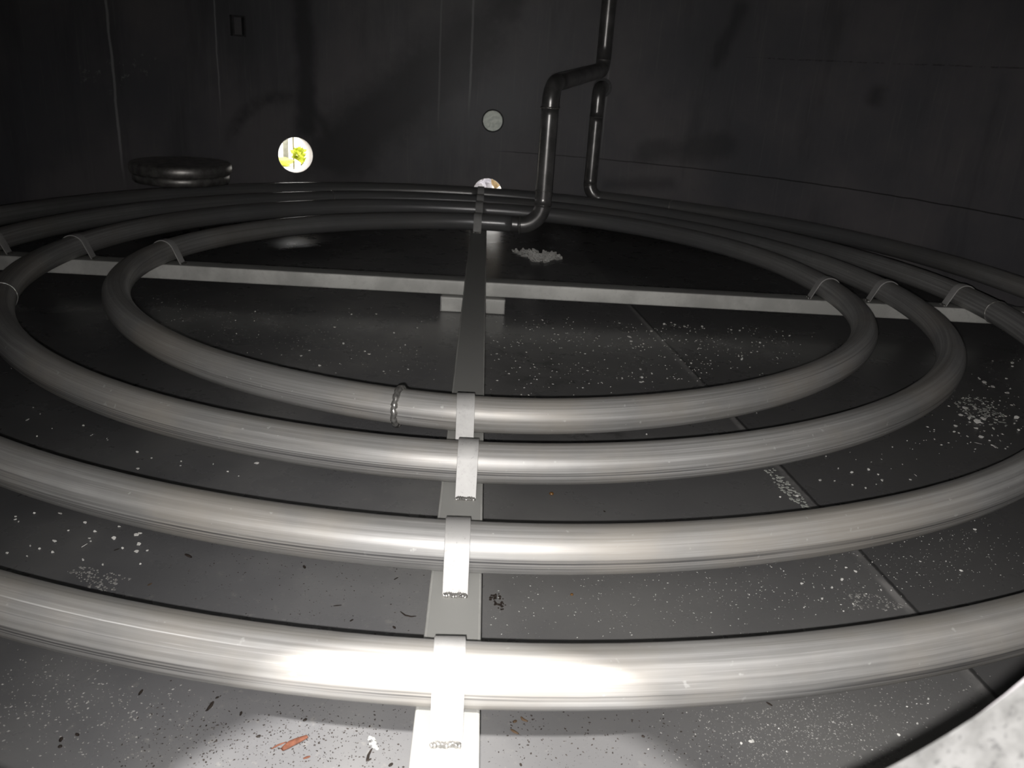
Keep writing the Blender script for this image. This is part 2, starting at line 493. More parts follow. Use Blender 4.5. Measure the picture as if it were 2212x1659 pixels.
# ------------------------------------------------------------------ manway neck round the camera's opening
mw = empty('manway_neck', (MX, TC.y - TR, MZ))
tag(mw, 'pale speckled manway collar, its curved lip blurred in the bottom right corner', 'manway')
bm = bmesh.new()
Mx = Matrix.Translation((0, 0.012, 0)) @ Matrix.Rotation(math.radians(90), 4, 'X')
lathe(bm, [(MR, 0.0), (MR-0.0, 0.002), (MR, 0.188), (MR+0.012, 0.188), (MR+0.012, 0.0), (MR, 0.0)], 160, Mx)
bmesh.ops.recalc_face_normals(bm, faces=bm.faces)
sharp(link('neck', bm, M['collar'], mw))
bm = bmesh.new()
Mx = Matrix.Translation((0, -0.156, 0)) @ Matrix.Rotation(math.radians(90), 4, 'X')
lathe(bm, [(MR+0.012, 0.0), (MR+0.08, 0.0), (MR+0.08, 0.02), (MR+0.012, 0.02), (MR+0.012, 0.0)], 120, Mx)
bmesh.ops.recalc_face_normals(bm, faces=bm.faces)
sharp(link('flange', bm, M['collar'], mw))

# ------------------------------------------------------------------ heating coil
PR = 0.038
HB = 0.110               # top of the beams
ZC = HB + PR             # pipe axis
# (angle in degrees measured from the near side, towards +x; turn ; radius)
RP = [(-163, 2.262), (-158, 2.245), (-150, 2.226), (-138, 2.222), (-128, 2.215), (-97, 2.16), (-60, 2.085), (-23, 2.028), (-10, 2.019), (0, 2.012), (10, 2.000), (17, 1.989),
      (60, 1.985), (120, 1.995), (178, 2.005), (198, 1.955), (213, 1.875), (235, 1.81), (265, 1.790), (300, 1.775), (325, 1.761), (338, 1.748), (350, 1.740), (360, 1.732), (372, 1.720), (381, 1.713),
      (440, 1.695), (500, 1.690), (538, 1.688), (575, 1.60), (600, 1.545), (626, 1.504), (655, 1.488), (682, 1.458), (706, 1.451), (720, 1.448), (735, 1.434), (757, 1.421), (812, 1.404), (860, 1.420), (898, 1.440), (925, 1.43), (950, 1.372),
      (983, 1.286), (1009, 1.262), (1034, 1.234), (1052, 1.227), (1080, 1.224), (1090, 1.200), (1102, 1.178), (1130, 1.136), (1145, 1.124), (1175, 1.098), (1205, 1.052), (1240, 1.048), (1258, 1.076), (1268, 1.085)]
def pchip(P):
    xs = [p[0] for p in P]; ys = [p[1] for p in P]; n = len(P)
    h = [xs[i+1]-xs[i] for i in range(n-1)]; d = [(ys[i+1]-ys[i])/h[i] for i in range(n-1)]
    m = [d[0]] + [0.5*(d[i-1]+d[i]) for i in range(1, n-1)] + [d[-1]]
    def f(x):
        i = 0
        while i < n-2 and x > xs[i+1]: i += 1
        t = (x-xs[i])/h[i]
        return ((1+2*t)*(1-t)**2*ys[i] + t*(1-t)**2*h[i]*m[i] + t*t*(3-2*t)*ys[i+1] + t*t*(t-1)*h[i]*m[i+1])
    return f
_rf = pchip(RP)
U0, U1 = -163.0, 1268.0
def rad(u):   # lightly smoothed
    tot = 0; ws = 0
    for k in range(-6, 7):
        w = math.exp(-(k/3.2)**2); uu = min(max(u + k*2.2, U0), U1)
        tot += w*_rf(uu); ws += w
    return tot/ws
def coil_pt(u):
    a = math.radians(-u)     # u grows clockwise (right -> near -> left -> far)
    r = rad(u)
    return Vector((r*math.sin(a), -r*math.cos(a), ZC))
coil = empty('heating_coil', (0, 0, 0))
tag(coil, 'dull steel pipe coil spiralling over the tank floor in four turns, with two riser pipes', 'pipe coil')
RS = [Vector((coil_pt(U0).x, coil_pt(U0).y, ZC))]
cuts = [U0, 180, 540, 900, U1]
s_len = 0.0
for k in range(4):
    n = int((cuts[k+1]-cuts[k])/1.6)
    pts = [coil_pt(cuts[k] + (cuts[k+1]-cuts[k])*i/n) for i in range(n+1)]
    bm = bmesh.new()
    s_len = sweep(bm, pts, PR, 48, u0=s_len, caps=(k in (0, 3)))
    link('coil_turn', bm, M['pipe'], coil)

def arc_pts(c, a, b_, r, a0, a1, n=18):
    return [c + a*(r*math.cos(math.radians(a0+(a1-a0)*i/n))) + b_*(r*math.sin(math.radians(a0+(a1-a0)*i/n))) for i in range(n+1)]

def elbow_path(p, d_in, d_out, r, n=16):
    """path that arrives along d_in, turns with radius r about corner p, leaves along d_out"""
    d_in = d_in.normalized(); d_out = d_out.normalized()
    ang = d_in.angle(d_out); t = r*math.tan(ang/2)
    s = p - d_in*t; e = p + d_out*t
    nrm = (d_out - d_in*d_in.dot(d_out)).normalized()
    c = s + nrm*r
    return [c + (-nrm*math.cos(ang*i/n) + d_in*math.sin(ang*i/n))*r for i in range(n+1)]

def tube(name, pts, r=PR, n=40, mat='riser', parent=coil, caps=True):
    bm = bmesh.new(); sweep(bm, pts, r, n, caps=caps)
    return link(name, bm, M[mat], parent)
def seg(a, b, n=12): return [a.lerp(b, i/n) for i in range(n+1)]

def weld_ring(p, t, r=PR, thick=0.0042, lump=0.0, parent=coil, name='weld_bead'):
    t = t.normalized()
    a = Vector((0, 0, 1)) - t*t.z
    if a.length < 1e-3: a = Vector((1, 0, 0))
    a.normalize(); b_ = t.cross(a); N = 72
    pts = [p + (a*math.cos(2*PI*k/N) + b_*math.sin(2*PI*k/N))*(r + 0.0005) + t*rnd.uniform(-lump, lump)*0.25 for k in range(N)]
    rr = [thick*(1 + (0.10*math.sin(k*1.3) if lump else 0) + rnd.uniform(-0.06, 0.06)) for k in range(N)]
    bm = bmesh.new(); sweep(bm, pts, thick, 10, closed=True, radii=rr, up=t)
    return link(name, bm, M['weld'], parent)

# inner riser
e_in = coil_pt(U1); d_in = (coil_pt(U1) - coil_pt(U1-1)).normalized()
b1 = at_y(1179, 340, 1.08); c1 = Vector((0.290, e_in.y + d_in.y/d_in.x*(0.290-e_in.x), ZC))
ce = elbow_path(c1, d_in, Vector((0, 0, 1)), 0.100)
tube('connecting_pipe', seg(e_in, ce[0], 4)); tube('elbow', ce)
weld_ring(ce[0], d_in, thick=0.003, lump=0.002); 
top1 = at_y(1193, 182, c1.y); top1.x = c1.x
end1 = Vector((0.612, 1.87, 0.850))
dh = (end1 - top1).normalized()
te = elbow_path(Vector((c1.x, c1.y, top1.z)), Vector((0, 0, 1)), dh, 0.085)
w_at = at_y(1187, 233, c1.y).z
low = Vector((c1.x, c1.y, at_y(1176, 412, c1.y).z))
up1 = Vector((c1.x, c1.y, w_at))
tube('riser_pipe', seg(ce[-1], up1, 14))
weld_ring(up1, Vector((0, 0, 1)), thick=0.0048, lump=0.004)
weld_ring(low, Vector((0, 0, 1)), thick=0.0022, lump=0.001)
weld_ring(ce[-1], Vector((0, 0, 1)), thick=0.002, lump=0.001)
tube('elbow', seg(up1, te[0], 3)[:-1] + te)
ue = elbow_path(end1, dh, Vector((0, 0, 1)), 0.055)
tube('offset_pipe', seg(te[-1], ue[0], 10))
tube('elbow', ue)
tube('upper_riser_pipe', seg(ue[-1], Vector((end1.x, end1.y, HT - 0.03)), 24))
# outer riser
o0 = coil_pt(U0); do = (coil_pt(U0+1) - coil_pt(U0)).normalized()
rx = 0.640; ry = o0.y - do.y/do.x*(o0.x - rx)
cb = Vector((rx, ry, ZC))
ob_ = elbow_path(cb, Vector((0, 0, -1)), do, 0.075)
tube('elbow', ob_)
if (o0 - ob_[-1]).dot(do) > 0.002: tube('connecting_pipe', seg(ob_[-1], o0, 3))
zt = 0.757
stubd = Vector((0.30, 0.95, 0)).normalized()
st = elbow_path(Vector((rx, ry, zt)), Vector((0, 0, 1)), stubd, 0.06)
z_w = at_y(1290, 253, ry).z
tube('riser_pipe', seg(ob_[0], Vector((rx, ry, z_w)), 14))
weld_ring(Vector((rx, ry, z_w)), Vector((0, 0, 1)), thick=0.0022, lump=0.001)
weld_ring(ob_[0], Vector((0, 0, 1)), thick=0.0026, lump=0.001)
tube('elbow', seg(Vector((rx, ry, z_w)), st[0], 3)[:-1] + st)
# stub into the wall
p = st[-1].copy(); step = 0
while (Vector((p.x, p.y)) - Vector((TC.x, TC.y))).length < TR - 0.004 and step < 400: p += stubd*0.001; step += 1
tube('wall_stub', seg(st[-1], p, 4))
bm = bmesh.new()
q = stubd.to_track_quat('Z', 'Y').to_matrix().to_4x4()
lathe(bm, [(PR, 0), (PR+0.016, 0), (PR+0.016, 0.006), (PR, 0.006), (PR, 0)], 48, Matrix.Translation(p - stubd*0.010) @ q)
bmesh.ops.recalc_face_normals(bm, faces=bm.faces)
sharp(link('stub_collar', bm, M['dark'], coil))
# weld beads on the turns
def bead_at(px, py, thick, lump, lo, hi):
    g = at_z(px, py, ZC); best = min((((coil_pt(u) - g).length, u) for u in [lo + (hi-lo)*i/600 for i in range(601)]))
    u = best[1]; return weld_ring(coil_pt(u), coil_pt(u+0.5) - coil_pt(u-0.5), thick=thick, lump=lump)
bead_at(862, 880, 0.0068, 0.006, 1040, 1130)
bead_at(725, 433, 0.0028, 0.003, 480, 540)
bead_at(1450, 447, 0.0030, 0.003, -163, -100)
bead_at(2113, 672, 0.0024, 0.003, 250, 290)
bead_at(12, 640, 0.0024, 0.003, 770, 830)

# ------------------------------------------------------------------ support frame
BW, BH = 0.0763, 0.053
frame = empty('support_frame', (0, 0, 0))
tag(frame, 'grey steel cross of hollow beams under the coil, with bent straps over the pipes', 'support frame')
YF = TC.y + TR - 0.03; YN = TC.y - TR + 0.04
sec = rrect(BW, BH, 0.006, HB - BH); sec_i = rrect(BW - 0.008, BH - 0.008, 0.0025, HB - BH + 0.004)
bm = bmesh.new(); prism(bm, sec, YF - YN, Matrix.Translation((0, YN, 0)), sec_i)
sharp(link('long_beam', bm, M['beam'], frame))
LY = 0.1091
def lat(x0, x1, name):
    bm = bmesh.new()
    prism(bm, sec, x1 - x0, Matrix.Translation((x0, LY, 0)) @ Matrix.Rotation(-PI/2, 4, 'Z'), sec_i)
    return sharp(link(name, bm, M['beam'], frame))
XE = 2.30
lat(BW/2 + 0.0005, XE, 'cross_beam'); lat(-XE, -BW/2 - 0.0005, 'cross_beam')
# spacer blocks on the floor, under the long beam
def block(y0, x0, x1):
    h = HB - BH - 0.0015
    s1 = rrect(BW, h, 0.006, 0.0005); s2 = rrect(BW-0.008, h-0.008, 0.0025, 0.0045)
    bm = bmesh.new()
    prism(bm, s1, x1-x0, Matrix.Translation((x0, y0 + BW/2, 0)) @ Matrix.Rotation(-PI/2, 4, 'Z'), s2)
    o = link('spacer_block', bm, M['beam'], frame); sharp(o)
    for sx, nm in ((x0 - 0.0015, 'end_cap'), (x1 - 0.0015, 'end_cap')):
        b2 = bmesh.new(); prism(b2, s1, 0.003, Matrix.Translation((sx, y0 + BW/2, 0)) @ Matrix.Rotation(-PI/2, 4, 'Z'))
        sharp(link(nm, b2, M['strap'], o))
    return o
block(0.047, -0.118, 0.108)
for yb in (2.22, -2.42): block(yb, -0.09, 0.09)
for sx in (1, -1):
    h = HB - BH - 0.0015
    s1 = rrect(BW, h, 0.006, 0.0005); s2 = rrect(BW-0.008, h-0.008, 0.0025, 0.0045)
    bm = bmesh.new(); prism(bm, s1, 0.20, Matrix.Translation((sx*2.2, LY-0.10, 0)), s2)
    sharp(link('spacer_block', bm, M['beam'], frame))

TH = 0.004
def strap(center, radial, along, w=0.037, foot_in=0.066, foot_out=0.066, yaw=0.0):
    """bent flat bar over the pipe: profile lies in the plane (radial, z); extruded along the pipe"""
    ro = PR + 0.0008
    def side(e):     # tangent point from foot (e, -PR) to the circle of radius ro
        d = math.hypot(e, PR); base = math.atan2(-PR, e); al = math.acos(min(1, ro/d))
        return base + al
    aR = side(foot_out); aL = PI - side(foot_in)
    inner = [(foot_out, -PR + 0.0002)]
    for k in range(25):
        a = aR + (aL - aR)*k/24; inner.append((ro*math.cos(a), ro*math.sin(a)))
    inner.append((-foot_in, -PR + 0.0002))
    outer = []
    for i, (x, z) in enumerate(inner):
        x0, z0 = inner[max(i-1, 0)]; x1, z1 = inner[min(i+1, len(inner)-1)]
        tx, tz = x1-x0, z1-z0; l = math.hypot(tx, tz); outer.append((x + tz/l*TH, z - tx/l*TH))
    outer[0] = (outer[0][0], inner[0][1]); outer[-1] = (outer[-1][0], inner[-1][1])
    # make sure 'outer' is outside
    if math.hypot(*outer[12]) < math.hypot(*inner[12]):
        outer = [(2*a[0]-b[0], 2*a[1]-b[1]) for a, b in zip(inner, outer)]
        outer[0] = (outer[0][0], inner[0][1]); outer[-1] = (outer[-1][0], inner[-1][1])
    rot = Matrix.Rotation(yaw, 3, 'Z'); rd = rot @ radial; al_ = rot @ along
    bm = bmesh.new(); rows = []
    for sgn in (-0.5, 0.5):
        rows.append([[bm.verts.new(center + rd*x + Vector((0, 0, z)) + al_*(sgn*w)) for x, z in pr] for pr in (inner, outer)])
    n = len(inner)
    for i in range(n-1):
        (iA, oA), (iB, oB) = rows
        bm.faces.new((oA[i], oA[i+1], oB[i+1], oB[i])); bm.faces.new((iA[i], iB[i], iB[i+1], iA[i+1]))
        bm.faces.new((iA[i], iA[i+1], oA[i+1], oA[i])); bm.faces.new((iB[i], oB[i], oB[i+1], iB[i+1]))
    for i in (0, n-1):
        (iA, oA), (iB, oB) = rows; bm.faces.new((iA[i], oA[i], oB[i], iB[i]))
    bmesh.ops.recalc_face_normals(bm, faces=bm.faces)
    o = link('strap', bm, M['strap'], frame); sharp(o, 40)
    bv = o.modifiers.new('edge', 'BEVEL'); bv.width = 0.0007; bv.segments = 2; bv.limit_method = 'ANGLE'
    # weld beads along both feet
    for e, sg in ((foot_out + 0.004, 1), (-foot_in - 0.004, -1)):
        pts = []; rr = []
        for k in range(27):
            t = k/26; wv = 0.0012*math.sin(k*1.9) + rnd.uniform(-0.0006, 0.0006)
            pts.append(center + rd*(e + sg*wv + sg*0.002) + al_*((t-0.5)*(w*0.92)) + Vector((0, 0, -PR + 0.0012)))
            rr.append((0.0040 + 0.0011*math.sin(k*2.4))*(1 if 0 < k < 26 else 0.55))
        b2 = bmesh.new(); sweep(b2, pts, 0.004, 10, radii=rr)
        link('weld_bead', b2, M['weld'], o)
    return o
def U_at(angle_u): return coil_pt(angle_u)
X_ = Vector((1, 0, 0)); Y_ = Vector((0, 1, 0))
# near side of the long beam
for u, xo, yw in ((0, -0.001, 0.02), (360, -0.001, 0.015), (720, 0.008, -0.01), (1080, -0.003, 0.03)):
    c = U_at(u); strap(Vector((xo, c.y, ZC)), -Y_, X_, yaw=yw)
# far side
for u, xo in ((180, 0.0), (540, 0.0), (900, -0.003), (1260, -0.006)):
    c = U_at(u if u < 1260 else 1258.5); strap(Vector((xo, c.y, ZC)), -Y_, X_)
# cross beam: right then left
def cross_u(u_guess, s):
    u = u_guess
    for _ in range(30):
        c = coil_pt(u); u += math.degrees((c.y - LY)/abs(c.x))*(-1 if s > 0 else 1)*-1*0.8
    return u
for base, s in ((-90, 1), (270, 1), (630, 1), (990, 1), (90, -1), (450, -1), (810, -1), (1170, -1)):
    best = min((abs(coil_pt(base + d*0.25).y - LY), base + d*0.25) for d in range(-60, 61))
    c = coil_pt(best[1]); t = (coil_pt(best[1]+0.5) - coil_pt(best[1]-0.5)).normalized()
    rd = Vector((t.y, -t.x, 0)) ; rd = rd if rd.x*s > 0 else -rd
    strap(Vector((c.x, c.y, ZC)), rd, t, w=0.034, foot_in=0.060, foot_out=0.060)

# ------------------------------------------------------------------ ports and fittings on the wall
def port(a, z, r, length, label):
    e = empty('port_sleeve', wpt(a, z))
    tag(e, label, 'port')
    ax = Vector((math.sin(a), math.cos(a), 0)); q = ax.to_track_quat('Z', 'Y').to_matrix().to_4x4()
    bm = bmesh.new()
    lathe(bm, [(r-0.0015, -0.004), (r-0.0015, length), (r+0.006, length), (r+0.006, 0.008), (r-0.0005, 0.004), (r-0.0015, -0.004)], 72, q)
    bmesh.ops.recalc_face_normals(bm, faces=bm.faces)
    sharp(link('sleeve', bm, M['sleeve'], e))
    bm = bmesh.new()
    lathe(bm, [(r+0.006, length-0.02), (r+0.04, length-0.02), (r+0.04, length-0.004), (r+0.006, length-0.004), (r+0.006, length-0.02)], 72, q)
    bmesh.ops.recalc_face_normals(bm, faces=bm.faces)
    sharp(link('outer_flange', bm, M['sleeve'], e))
    return e
port(*holes[0], 0.13, 'open round port in the left back wall, glaring with daylight and greenery')
port(*holes[1], 0.10, 'open round port half hidden behind the far pipes, stones visible outside')

dp = at_wall(1064.5, 261); a = wang(dp)
e = empty('blanking_disc', wpt(a, dp.z, TR)); tag(e, 'pale grey frosted disc closing a hole in the back wall, above the half hidden port', 'disc')
q = Vector((-math.sin(a), -math.cos(a), 0)).to_track_quat('Z', 'Y').to_matrix().to_4x4()
bm = bmesh.new(); lathe(bm, [(0.0, 0.0035), (0.050, 0.0035), (0.0565, 0.0025), (0.0585, 0.0)], 64, q)
sharp(link('disc', bm, M['frosted'], e))
bm = bmesh.new(); lathe(bm, [(0.0590, 0.0), (0.0595, 0.004), (0.064, 0.004), (0.066, 0.0)], 64, q)
link('rim', bm, M['dark'], e)

# little square bracket, upper left
bp = at_wall(511, 56); a = wang(bp)
e = empty('wall_bracket', wpt(a, bp.z, TR)); e.rotation_euler = (0, 0, -a)
tag(e, 'small blackened square bracket high on the back wall, upper left', 'bracket')
def bar(bm, x0, x1, y0, y1, z0, z1):
    r = bmesh.ops.create_cube(bm, size=1)
    for v in r['verts']: v.co = Vector(((x0+x1)/2 + v.co.x*(x1-x0), (y0+y1)/2 + v.co.y*(y1-y0), (z0+z1)/2 + v.co.z*(z1-z0)))
def barpart(name, args, mat):
    bm = bmesh.new(); bar(bm, *args); bmesh.ops.bevel(bm, geom=bm.edges, offset=0.002, segments=2, affect='EDGES')
    return link(name, bm, M[mat], e, smooth=False)
for s in (-1, 1): barpart('side_plate', (s*0.030-0.005, s*0.030+0.005, -0.045, -0.001, -0.042, 0.042), 'dark')
barpart('top_plate', (-0.036, 0.036, -0.045, -0.001, 0.0425, 0.0505), 'dark'); barpart('bottom_plate', (-0.036, 0.036, -0.045, -0.001, -0.0505, -0.0425), 'dark')
barpart('back_plate', (-0.0245, 0.0245, -0.008, -0.001, -0.0420, 0.0420), 'wall')

# round lid lying on the pipes at the left
lc = Vector((-1.502, 1.50, 0))
e = empty('round_lid', (lc.x, lc.y, 0.1885)); tag(e, 'dark round metal lid on the outer pipes by the left wall, rim catching light', 'lid')
bm = bmesh.new()
lathe(bm, [(0.0, 0.0), (0.200, 0.0), (0.220, 0.004), (0.229, 0.012), (0.229, 0.038), (0.222, 0.046), (0.0, 0.046)], 96)
sharp(link('body', bm, M['lid'], e), 50)
bm = bmesh.new()
lathe(bm, [(0.0, 0.0465), (0.228, 0.0465), (0.237, 0.049), (0.2415, 0.060), (0.2425, 0.074), (0.2400, 0.090), (0.233, 0.098), (0.222, 0.101), (0.19, 0.100), (0.0, 0.104)], 96)
sharp(link('rim', bm, M['lid'], e), 50)

# ------------------------------------------------------------------ outside, seen through the ports
bm = bmesh.new(); bmesh.ops.create_grid(bm, x_segments=8, y_segments=8, size=14)
for v in bm.verts: v.co.z = -0.03
tag(link('ground', bm, M['ground'], smooth=False), kind='structure')
def out_pt(px, py, dist):   # along the sight line, dist past the wall
    w = at_wall(px, py); d = (w - CAM).normalized(); return w + d*dist
def blob(name, c, sx, sy, sz, mat, label, cat, group=None, seed=1, spiky=0.25):
    r_ = random.Random(seed); bm = bmesh.new(); bmesh.ops.create_icosphere(bm, subdivisions=2, radius=1)
    for v in bm.verts:
        k = 1 + r_.uniform(-spiky, spiky); v.co = Vector((v.co.x*sx*k, v.co.y*sy*k, v.co.z*sz*k))
    lo = min(v.co.z for v in bm.verts)
    o = link(name, bm, M[mat], smooth=False, loc=(c[0], c[1], -0.03 - lo + 0.0)); return tag(o, label, cat, group)
# shrub behind the left port: leafy clump of separate leaf blades on a stem
def shrub(c, h, w, label, seed):
    r_ = random.Random(seed); e = empty('shrub', (c.x, c.y, -0.03)); tag(e, label, 'shrub')
    bm = bmesh.new(); sweep(bm, [Vector((0, 0, 0)), Vector((0.01, 0, h*0.5)), Vector((0, 0.01, h*0.9))], 0.012, 8, radii=[0.014, 0.011, 0.006]); link('stem', bm, M['rod'], e)
    bm = bmesh.new()
    for k in range(60):
        a = r_.uniform(0, 2*PI); rr = w*math.sqrt(r_.random()); z = h*r_.uniform(0.55, 1.0)
        p = Vector((rr*math.cos(a), rr*math.sin(a), z)); t = Vector((r_.uniform(-1, 1), r_.uniform(-1, 1), r_.uniform(-.4, .8))).normalized(); n_ = t.cross(Vector((r_.uniform(-1, 1), r_.uniform(-1, 1), 1))).normalized()
        L = r_.uniform(0.04, 0.08); ww = L*0.3
        bm.faces.new([bm.verts.new(p), bm.verts.new(p + t*L*0.5 + n_*ww), bm.verts.new(p + t*L), bm.verts.new(p + t*L*0.5 - n_*ww)])
    link('foliage', bm, M['leafy'], e, smooth=False)
    return e
g = out_pt(649, 318, 1.5); shrub(g, 0.20, 0.03, 'yellow green plant outside, seen through the left open port', 3)
g = out_pt(606, 338, 2.2)
blob('grass_tuft', g, 0.10, 0.08, 0.035, 'leafy', 'low olive tuft outside at the left edge of the open port', 'plant', None, 8, 0.2)
def post_(px, py_bot, py_top, dist, r, mat, name, label, cat):
    p = out_pt(px, py_bot, dist); t = out_pt(px, py_top, dist)
    bm = bmesh.new(); n = 20
    lathe(bm, [(0, 0), (r, 0), (r, (t.z+0.03)*0.96), (r*0.8, t.z+0.03), (0, t.z+0.03)], n)
    return tag(link(name, bm, M[mat], loc=(p.x, p.y, -0.03)), label, cat)
g = out_pt(617, 322, 2.6)
post_(617, 322, 268, 2.6, 0.024, 'post', 'fence_post', 'short grey post outside, seen at the top left through the left port', 'post')
post_(634, 330, 268, 1.9, 0.006, 'rod', 'thin_rod', 'thin olive rod standing outside, seen through the middle of the left port', 'rod')
for i, (px, py, d_, sx, sz, mat) in enumerate(((1035, 400, 0.9, 0.05, 0.05, 'stone'), (1052, 398, 1.0, 0.045, 0.055, 'stone'), (1069, 396, 1.25, 0.05, 0.07, 'tan'), (1050, 387, 1.7, 0.16, 0.16, 'tan'), (1040, 392, 1.4, 0.06, 0.07, 'stone'))):
    g = out_pt(px, py, d_)
    blob('stone', g, sx, sx, sz, mat, ['small grey stone outside, left in the half hidden port', 'grey stone outside in the middle of the half hidden port', 'tan stone outside, right in the half hidden port',
         'large brown stone farthest away in the half hidden port', 'pale stone behind the small grey one in the half hidden port'][i], 'stone', None, 20+i, 0.22)

# ------------------------------------------------------------------ litter on the floor
def flake_mesh(seed, th=0.0009):
    r_ = random.Random(seed); bm = bmesh.new(); n = r_.randint(5, 8)
    pts = []
    for k in range(n):
        a = 2*PI*(k + r_.uniform(-0.3, 0.3))/n; q = r_.uniform(0.55, 1.0); pts.append((0.5*q*math.cos(a), 0.36*q*math.sin(a)))
    A = [bm.verts.new((x, y, 0)) for x, y in pts]; B = [bm.verts.new((x*0.9, y*0.9, 0.12 + 0.05*r_.random())) for x, y in pts]
    bm.faces.new(list(reversed(A))); bm.faces.new(B)
    for k in range(n): bm.faces.new((A[k], A[(k+1) % n], B[(k+1) % n], B[k]))
    me = bpy.data.meshes.new('scale_flake'); bm.to_mesh(me); bm.free(); me.materials.append(M['white']); return me
FM = [flake_mesh(100+i) for i in range(10)]
def clear_of_coil(p):
    r = math.hypot(p.x, p.y)
    if abs(p.x) < BW/2 + 0.012 or (abs(p.y-LY) < BW/2+0.012): return False
    return True
BLK = []
def flakes(poly, n, smin, smax, label, group, seed, clump=0.0):
    """poly: corners in photo pixels, taken to the floor plane; flakes strewn between them"""
    r_ = random.Random(seed)
    W_ = [at_z(*c) for c in poly]
    xs = [w.x for w in W_]; ys = [w.y for w in W_]
    def inside(x, y):
        c = False; j = len(W_)-1
        for i in range(len(W_)):
            if (W_[i].y > y) != (W_[j].y > y) and x < (W_[j].x-W_[i].x)*(y-W_[i].y)/(W_[j].y-W_[i].y)+W_[i].x: c = not c
            j = i
        return c
    k = 0; tries = 0; cen = []
    while k < n and tries < n*60:
        tries += 1
        if clump and cen and r_.random() < clump:
            b_ = r_.choice(cen); x = b_[0] + r_.gauss(0, 0.06); y = b_[1] + r_.gauss(0, 0.06)
        else: x = r_.uniform(min(xs), max(xs)); y = r_.uniform(min(ys), max(ys))
        if not inside(x, y) or not clear_of_coil(Vector((x, y, 0))): continue
        cen.append((x, y)); s = smin + (smax-smin)*r_.random()**2.2
        o = bpy.data.objects.new('scale_flake', r_.choice(FM)); COL.objects.link(o)
        tl = r_.uniform(0.1, 0.75); o.location = (x, y, 0.0002 + 0.34*s*math.sin(tl)); o.rotation_euler = (tl, 0, r_.gauss(0.0, 0.9)); o.scale = (s, s*r_.uniform(0.7, 1.2), min(s, 0.006))
        tag(o, label, 'flake', group); k += 1
flakes([(1330, 690), (1560, 690), (1700, 740), (1640, 800), (1480, 840), (1350, 850), (1330, 780)], 74, 0.005, 0.018, 'tiny white scale flake inside the innermost turn, right of the long beam', 'white flakes inside the innermost turn, right', 1, 0.35)
flakes([(300, 650), (960, 680), (950, 840), (800, 810), (520, 770), (330, 690)], 44, 0.004, 0.012, 'tiny white scale flake inside the innermost turn, left of the long beam', 'white flakes inside the innermost turn, left', 2, 0.3)
flakes([(2110, 760), (2210, 770), (2210, 930), (2130, 980), (2020, 950), (2100, 860)], 40, 0.008, 0.026, 'white scale flake on the right floor outside the second turn', 'white flakes outside the second turn, right', 3, 0.4)
flakes([(5, 1075), (70, 1080), (180, 1120), (380, 1165), (330, 1230), (200, 1235), (40, 1225), (5, 1200)], 30, 0.006, 0.016, 'white scale flake on the left floor between the two nearest turns', 'white flakes between the two nearest turns, left', 4, 0.2)
flakes([(10, 780), (60, 800), (250, 900), (560, 985), (560, 1060), (420, 1040), (150, 980), (10, 930)], 22, 0.004, 0.014, 'white scale flake on the left floor between the second and third turns', 'white flakes between the second and third turns, left', 5, 0.3)
flakes([(1450, 1040), (1640, 1010), (1880, 960), (2120, 900), (2120, 1000), (1980, 1040), (1720, 1080), (1500, 1105)], 30, 0.004, 0.014, 'white scale flake on the right floor between the second and third turns', 'white flakes between the second and third turns, right', 6, 0.3)
flakes([(1540, 1200), (1740, 1190), (1930, 1160), (2140, 1110), (2200, 1250), (1960, 1310), (1600, 1345)], 26, 0.004, 0.011, 'white scale flake on the right floor between the two nearest turns', 'white flakes between the two nearest turns, right', 7, 0.3)
flakes([(1560, 1560), (1780, 1530), (2050, 1480), (2000, 1560), (1850, 1640), (1640, 1655)], 20, 0.003, 0.008, 'white scale flake on the floor in front of the nearest turn, at right', 'white flakes in front of the nearest turn, right', 8, 0.3)
flakes([(1320, 895), (1560, 880), (1690, 870), (1800, 830), (1740, 880), (1500, 930), (1350, 945)], 12, 0.004, 0.014, 'white scale flake on the right floor between the two innermost turns', 'white flakes between the two innermost turns, right', 9, 0.3)

